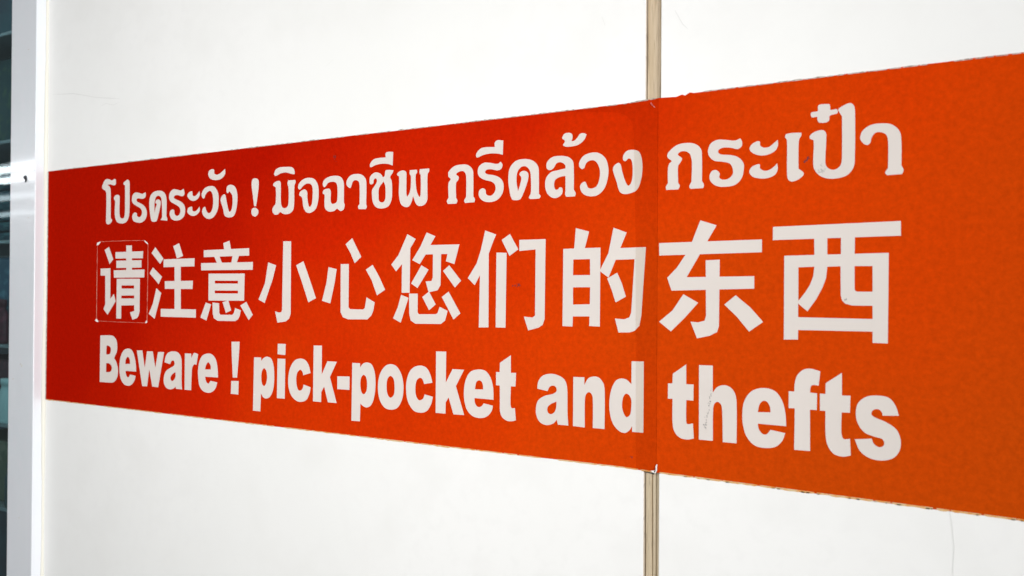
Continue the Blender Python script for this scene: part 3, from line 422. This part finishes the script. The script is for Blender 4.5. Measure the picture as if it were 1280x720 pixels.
l|P-782.5,-104.9* -795.6,-108.5* -796.7,-104.4 -799.4,-101.9 -802.4,-102.1 -806.5,-106.2 -808.1,-114.1 -806.9,-123.2 -804,-128.3 -800.4,-128.8 -796.8,-126.5 -794.7,-120.5* -782.3,-123.3* -784,-130.9 -789.2,-139.7 -798.1,-143.3 -808,-142.3 -817.1,-135.7 -821.8,-125.5 -822.3,-112.3 -819.3,-100.3 -811.2,-90.1 -801.3,-87 -792.4,-88.5 -786.1,-94.7
l|P-777.4,-69* -763.1,-68.7* -763.1,-105.8* -753.4,-88.3* -737.4,-88.2* -749,-108.2* -737.3,-140.5* -752.1,-140.5* -758.6,-120.9* -763.6,-128.2* -763.8,-141.1* -777.9,-141.1*
l|P-736.3,-106.5* -715.9,-105.7* -716.1,-122.4* -736.3,-122.7*
l|P-711.6,-88.3* -699,-88.2* -698.6,-93.5* -694.8,-89 -688.6,-86.7 -681.1,-88.3 -676.2,-95.5 -674.1,-106.4 -674.3,-118.7 -676.7,-131.2 -681.4,-139.5 -687.8,-142.3 -693.5,-141 -697.9,-138.2* -698.6,-160.3* -712.4,-160.7*;H-693,-102.3 -689,-104.8 -687.3,-113.4 -688.3,-122.1 -692.5,-126.3 -696.4,-123.8 -698.3,-114 -697,-105.9
l|P-650.4,-86.9 -641.1,-89.4 -633.4,-99.3 -630.5,-113.5 -632.4,-128.1 -639.2,-138.8 -649.2,-142.1 -659.3,-140.3 -667.2,-131.1 -670,-116 -667.5,-101.1 -659.7,-90.4;H-650.3,-101.2 -645.6,-104.8 -644,-114.4 -645.1,-123.5 -650.1,-127.7 -654.7,-124.2 -656.5,-115.1 -655.2,-105.3
l|P-587.5,-105.7* -599.6,-108* -601.2,-104 -603.4,-101.4 -606.4,-101.1 -610.8,-104.6 -612.6,-113.6 -611.8,-121.9 -608.4,-127 -605.4,-127.6 -601,-125.3 -598.8,-120.2* -586.8,-122.2* -589.2,-130.9 -595.7,-139.7 -604.5,-142.3 -614.9,-140.5 -623.3,-131 -626.3,-118 -625.8,-106 -621.3,-94.4 -613.9,-88.4 -605,-86.5 -596.9,-88.4 -591,-95.7
l|P-582.5,-68.7* -568.1,-68.4* -568.3,-104.4* -558.8,-88.2* -542.8,-88.2* -554.1,-107.6* -542.3,-140.1* -557.2,-140.4* -564.2,-121.2* -568.4,-127.7* -568.5,-140.5* -582.6,-140.7*
l|P-502.7,-119.8* -528.3,-119.6* -527.7,-124.7 -525.2,-128.5 -521.8,-129.4 -518.4,-128 -515.8,-124.8* -503.5,-126.5* -505,-132.6 -511.6,-139.4 -521,-141.8 -530.6,-140.3 -538.2,-134.1 -542,-124 -542.8,-112.6 -540.5,-99.9 -534.4,-90.4 -523.5,-86.8 -513.4,-88.1 -506.6,-95.6 -503.2,-106.7;H-527.8,-109.6* -516.6,-109.1* -517,-103.6 -519.3,-99.8 -523,-99.3 -526.1,-101.9
l|P-480.3,-68.8* -480.1,-88.4* -473.4,-88* -474.1,-103.2* -480,-103.3* -480.4,-123 -478.8,-127.3 -474.7,-127* -473.3,-140.4* -478.7,-141.9 -485.2,-141.7 -491.1,-138.3 -493.8,-132.9 -494.2,-124 -494.4,-103.3* -499.4,-103.3* -499.5,-88.5* -494.7,-88.3* -494.5,-78*
l|P-446.4,-103.7* -445.4,-96.2 -440.7,-89.9 -432.6,-86.9 -423.2,-87.2 -413.8,-91.4 -410.1,-99.9 -409.4,-128 -408.3,-140.6* -420.8,-140.7* -422.2,-135.5* -426.8,-140.1 -434.9,-142.3 -442.4,-140.2 -447,-134 -448,-125.1 -445.3,-116.5 -437.8,-111.2 -427.1,-108.1 -422.8,-104.9 -423.4,-100.8 -426.4,-99.2 -431.1,-100.7 -433.8,-105.6*;H-422.7,-116.1* -429,-118.9 -433.4,-122.8 -433.7,-127.6 -430.3,-130.2 -425.6,-128.1 -423.2,-123.2
l|P-402.7,-88.5* -389.7,-88.2* -389.7,-96.4* -385.2,-89.1 -378.9,-86.7 -372.5,-87.8 -367.5,-93.8 -366.2,-102.9 -366.2,-140.6* -379.6,-140.7* -379.8,-109.6 -381.3,-105.1 -384.4,-103.4 -387.7,-106.1 -389,-111.4 -389,-140.9* -402.8,-140.6*
l|P-336.3,-68.8* -323.1,-68.4* -323.2,-140.6* -335.3,-140.7* -335.5,-134.8* -338.3,-139.3 -343.1,-142.5 -349.2,-141.4 -356,-135.2 -359.8,-125.3 -360.9,-112.8 -358.7,-99 -353.8,-89.8 -347.7,-87 -341.6,-88 -336.4,-92.2*;H-341.9,-102.2 -338.5,-103.9 -336.4,-108.8 -336.6,-117.8 -337.8,-123.5 -341.4,-126.3 -344.4,-123.5 -346.6,-116.3 -346.1,-108.4 -344.2,-103.7
l|P-278.5,-69.2* -278.4,-88.7* -270.9,-88.5* -271,-104.3* -278.3,-104.3* -278.3,-123.4 -277.3,-127.7 -271.4,-126.8* -270.4,-141.3* -276.7,-143 -284.6,-141.9 -290.3,-136.4 -292.3,-126.8 -292.4,-104* -297.3,-104.2* -297.2,-89* -292.5,-88.7* -292.3,-79.2*
l|P-265.5,-69.2* -251.8,-69* -251.7,-95.1* -247.1,-89.5 -240.7,-87.3 -234.3,-89.2 -229.8,-95.2 -228.4,-104.6 -228.3,-142* -241.6,-142.2* -242.4,-110.9 -243.8,-105.7 -246.9,-103.8 -249.8,-105.6 -251.2,-110.5 -251.4,-141.9* -265.3,-141.9*
l|P-182.2,-121.7* -208.3,-121.6* -207.2,-126.9 -203.8,-130.7 -200.2,-130.9 -196.5,-126.4* -183,-128.2* -185.8,-135.8 -191.8,-141.7 -201.7,-143.8 -211.2,-142.3 -218.7,-134.8 -222.2,-124.1 -222.8,-111.8 -220.9,-100.7 -214.1,-91.3 -203.3,-87.6 -192.6,-89.9 -186,-98.2 -182.9,-110.1;H-208.3,-110.7* -196.4,-110* -197.2,-104.4 -199.9,-100.3 -203.3,-99.7 -206.6,-103.1
l|P-152.1,-69.3* -153.5,-82.5* -157.1,-82 -160.2,-83.2 -161,-89.2* -154.9,-89.5* -155.1,-104.7* -161,-104.9* -160.8,-142.6* -174.9,-142.7* -174.5,-104.6* -180,-104.8* -180,-89.1* -174.9,-89.2* -174.6,-81.4 -172.4,-74 -166.7,-68.4 -160.3,-67.4
l|P-133.6,-69.6* -133.5,-90* -126.3,-89.7* -126.7,-104.9* -133.7,-105.2* -133.9,-123.1 -132.1,-128.7 -126.6,-128.2* -125.9,-143* -132.6,-144.7 -140,-143.1 -145,-137.1 -147.2,-128.2 -147.6,-104.9* -152.3,-105* -152.4,-89.5* -147.6,-89.6* -147.4,-79.8*
l|P-86.8,-104.4* -99.9,-105.4* -100.5,-102.3 -102.8,-100.2 -105.8,-100.2 -108.5,-102.3 -108.7,-105.5 -105.1,-107.8 -96.9,-110.9 -88.8,-116.5 -85.4,-124.9 -85.9,-133.8 -90.5,-141.1 -99.2,-144.6 -109.8,-143.8 -118.1,-138.3 -122.7,-128.2* -108.6,-126.3* -106.8,-130.8 -102.7,-133.2 -99.2,-131.9 -98.4,-128.7 -100.4,-125.7 -106.3,-124.4 -114.6,-121.3 -120,-114.1 -121.8,-105.3 -120.1,-96.1 -113.5,-89.9 -104,-88 -94.7,-89.5 -89.5,-95.8"""
first = True
def parse(body):
    cs = []
    kind, rest = body.split('|')
    for c in rest.split(';'):
        hole = c[0] == 'H'; pts = []; fl = []
        for tok in c[1:].split():
            s = tok.endswith('*') or kind == 'c'; a, b = tok.rstrip('*').split(','); pts.append((float(a), float(b) + 1500)); fl.append(s)
        cs.append((hole, catmull(pts, fl) if kind != 'c' else pts))
    return kind, cs
names = {'t': 'thai_letter', 'c': 'chinese_character', 'l': 'english_letter'}
glyphs = [parse(l) for l in GLYPHS.split('\n')]
patch = None
for kind, cs in glyphs:
    if kind == 'c' and first:
        first = False
        # the first Chinese character sits on a small patch sticker of its own
        patch = thing('patch_sticker', 'small red rounded patch sticker under the first Chinese character on the sign', 'sticker', (-1.2, 0, 1.42))
        rr = PATCH = [(-1241.9, 1570.2), (-1240.4, 1574.1), (-1232.7, 1577.2), (-1171.9, 1577.0), (-1126.4, 1576.2), (-1120.3, 1573.8), (-1116.0, 1569.7), (-1116.0, 1521.0), (-1116.9, 1455.8), (-1118.7, 1452.6), (-1122.9, 1452.0), (-1188.8, 1451.9), (-1238.6, 1452.4), (-1242.6, 1454.4), (-1242.4, 1521.6)]
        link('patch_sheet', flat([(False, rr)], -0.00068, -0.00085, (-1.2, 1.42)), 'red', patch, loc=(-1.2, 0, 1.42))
        cx = sum(p[0] for p in rr) / len(rr); cz = sum(p[1] for p in rr) / len(rr)
        def ring(a, b):
            return [(False, [(cx + (x - cx) * a, cz + (z - cz) * (1 + (a - 1) * .55)) for x, z in rr]), (True, [(cx + (x - cx) * b, cz + (z - cz) * (1 + (b - 1) * .55)) for x, z in rr])]
        link('lifted_edge', flat(ring(1.006, 0.989), -0.00068, -0.00102, (-1.2, 1.42)), 'film', patch, loc=(-1.2, 0, 1.42), label='lifted rim of the sticker with a painted pale glint')  # lifted rim with its edge glint painted in a paler colour
        for cpts in ([(-1243.5, 1571.4), (-1242.0, 1575.6), (-1233.5, 1577.3), (-1234.2, 1575.4), (-1238.9, 1572.2)],[(-1125.3, 1576.2), (-1122.5, 1575.5), (-1115.7, 1571.4), (-1116.7, 1570.1), (-1122.5, 1573.4)],[(-1245.7, 1453.9), (-1241.8, 1455.9), (-1237.1, 1452.2), (-1238.6, 1450.7), (-1244.1, 1451.6)],[(-1120.1, 1453.9), (-1116.9, 1456.2), (-1116.2, 1452.6), (-1120.8, 1451.9)]):
            link('lifted_corner', flat([(False, cpts)], -0.00104, -0.0012, (-1.2, 1.42)), 'flake' if cpts[0][1] > 1450 else 'film', patch, loc=(-1.2, 0, 1.42), label='white lifted corner')
        link('chinese_character', flat(cs, -0.00086, -0.00098, (-1.2, 1.42)), 'print', patch, loc=(-1.2, 0, 1.42))
        continue
    link(names[kind], flat(cs, -0.00064, -0.00080, org), 'print', sign, loc=(-1.381, 0, 1.319))
# specks, scratches and spots on the print
def specks(name, path, n, spread, size, m, lab):
    cs = []
    for k in range(n):
        t = random.random() * (len(path) - 1); i = int(t); u = t - i
        x = path[i][0] * (1 - u) + path[i + 1][0] * u + random.gauss(0, spread); z = path[i][1] * (1 - u) + path[i + 1][1] * u + random.gauss(0, spread)
        r = size * random.uniform(.4, 1.2); st = random.uniform(.5, 2.2)
        cs.append((False, [(x + r * math.cos(a) * random.uniform(.6, 1), z + r * st * math.sin(a) * random.uniform(.6, 1)) for a in [2 * math.pi * j / 6 for j in range(6)]]))
    o = link(name, flat(cs, -0.00082, -0.00088, org), m, sign, loc=(-1.381, 0, 1.319), label=lab); o['kind'] = 'stuff'; return o
specks('pencil_specks', [(-253.1, 1411.3), (-254.0, 1399.4), (-255.8, 1386.5), (-258.6, 1378.9), (-259.5, 1369.7)], 60, 0.8, 0.45, 'speck', 'dark pencil specks scribbled down the letter h')
specks('pencil_specks', [(-155.6, 1613.5), (-151.7, 1613.2), (-147.9, 1613.5), (-152.9, 1619.7)], 34, 1.0, 0.5, 'faintgrey', 'grey smudge at the foot of a Thai letter')
specks('dark_spot', [(-478.7, 1507.6), (-467.4, 1508.4)], 14, 0.9, 0.8, 'dark', 'small dark spots right of a Chinese character')
specks('dark_spot', [(-744.7, 1674.5), (-740.6, 1668.0)], 12, 1.3, 1.0, 'dark', 'dark smudge above the Thai line')
specks('dark_spot', [(-165.2, 1625.5), (-163.7, 1623.2)], 10, 1.2, 1.0, 'dark', 'dark smudge between two Thai letters')
specks('dark_spot', [(-132.2, 1495.0), (-130.1, 1496.4)], 5, 0.5, 0.5, 'speck', 'speck on the last Chinese character')
specks('dark_spot', [(-341.0, 1334.8), (-333.9, 1333.1)], 6, 0.8, 0.6, 'dark', 'spots by the lower joint')
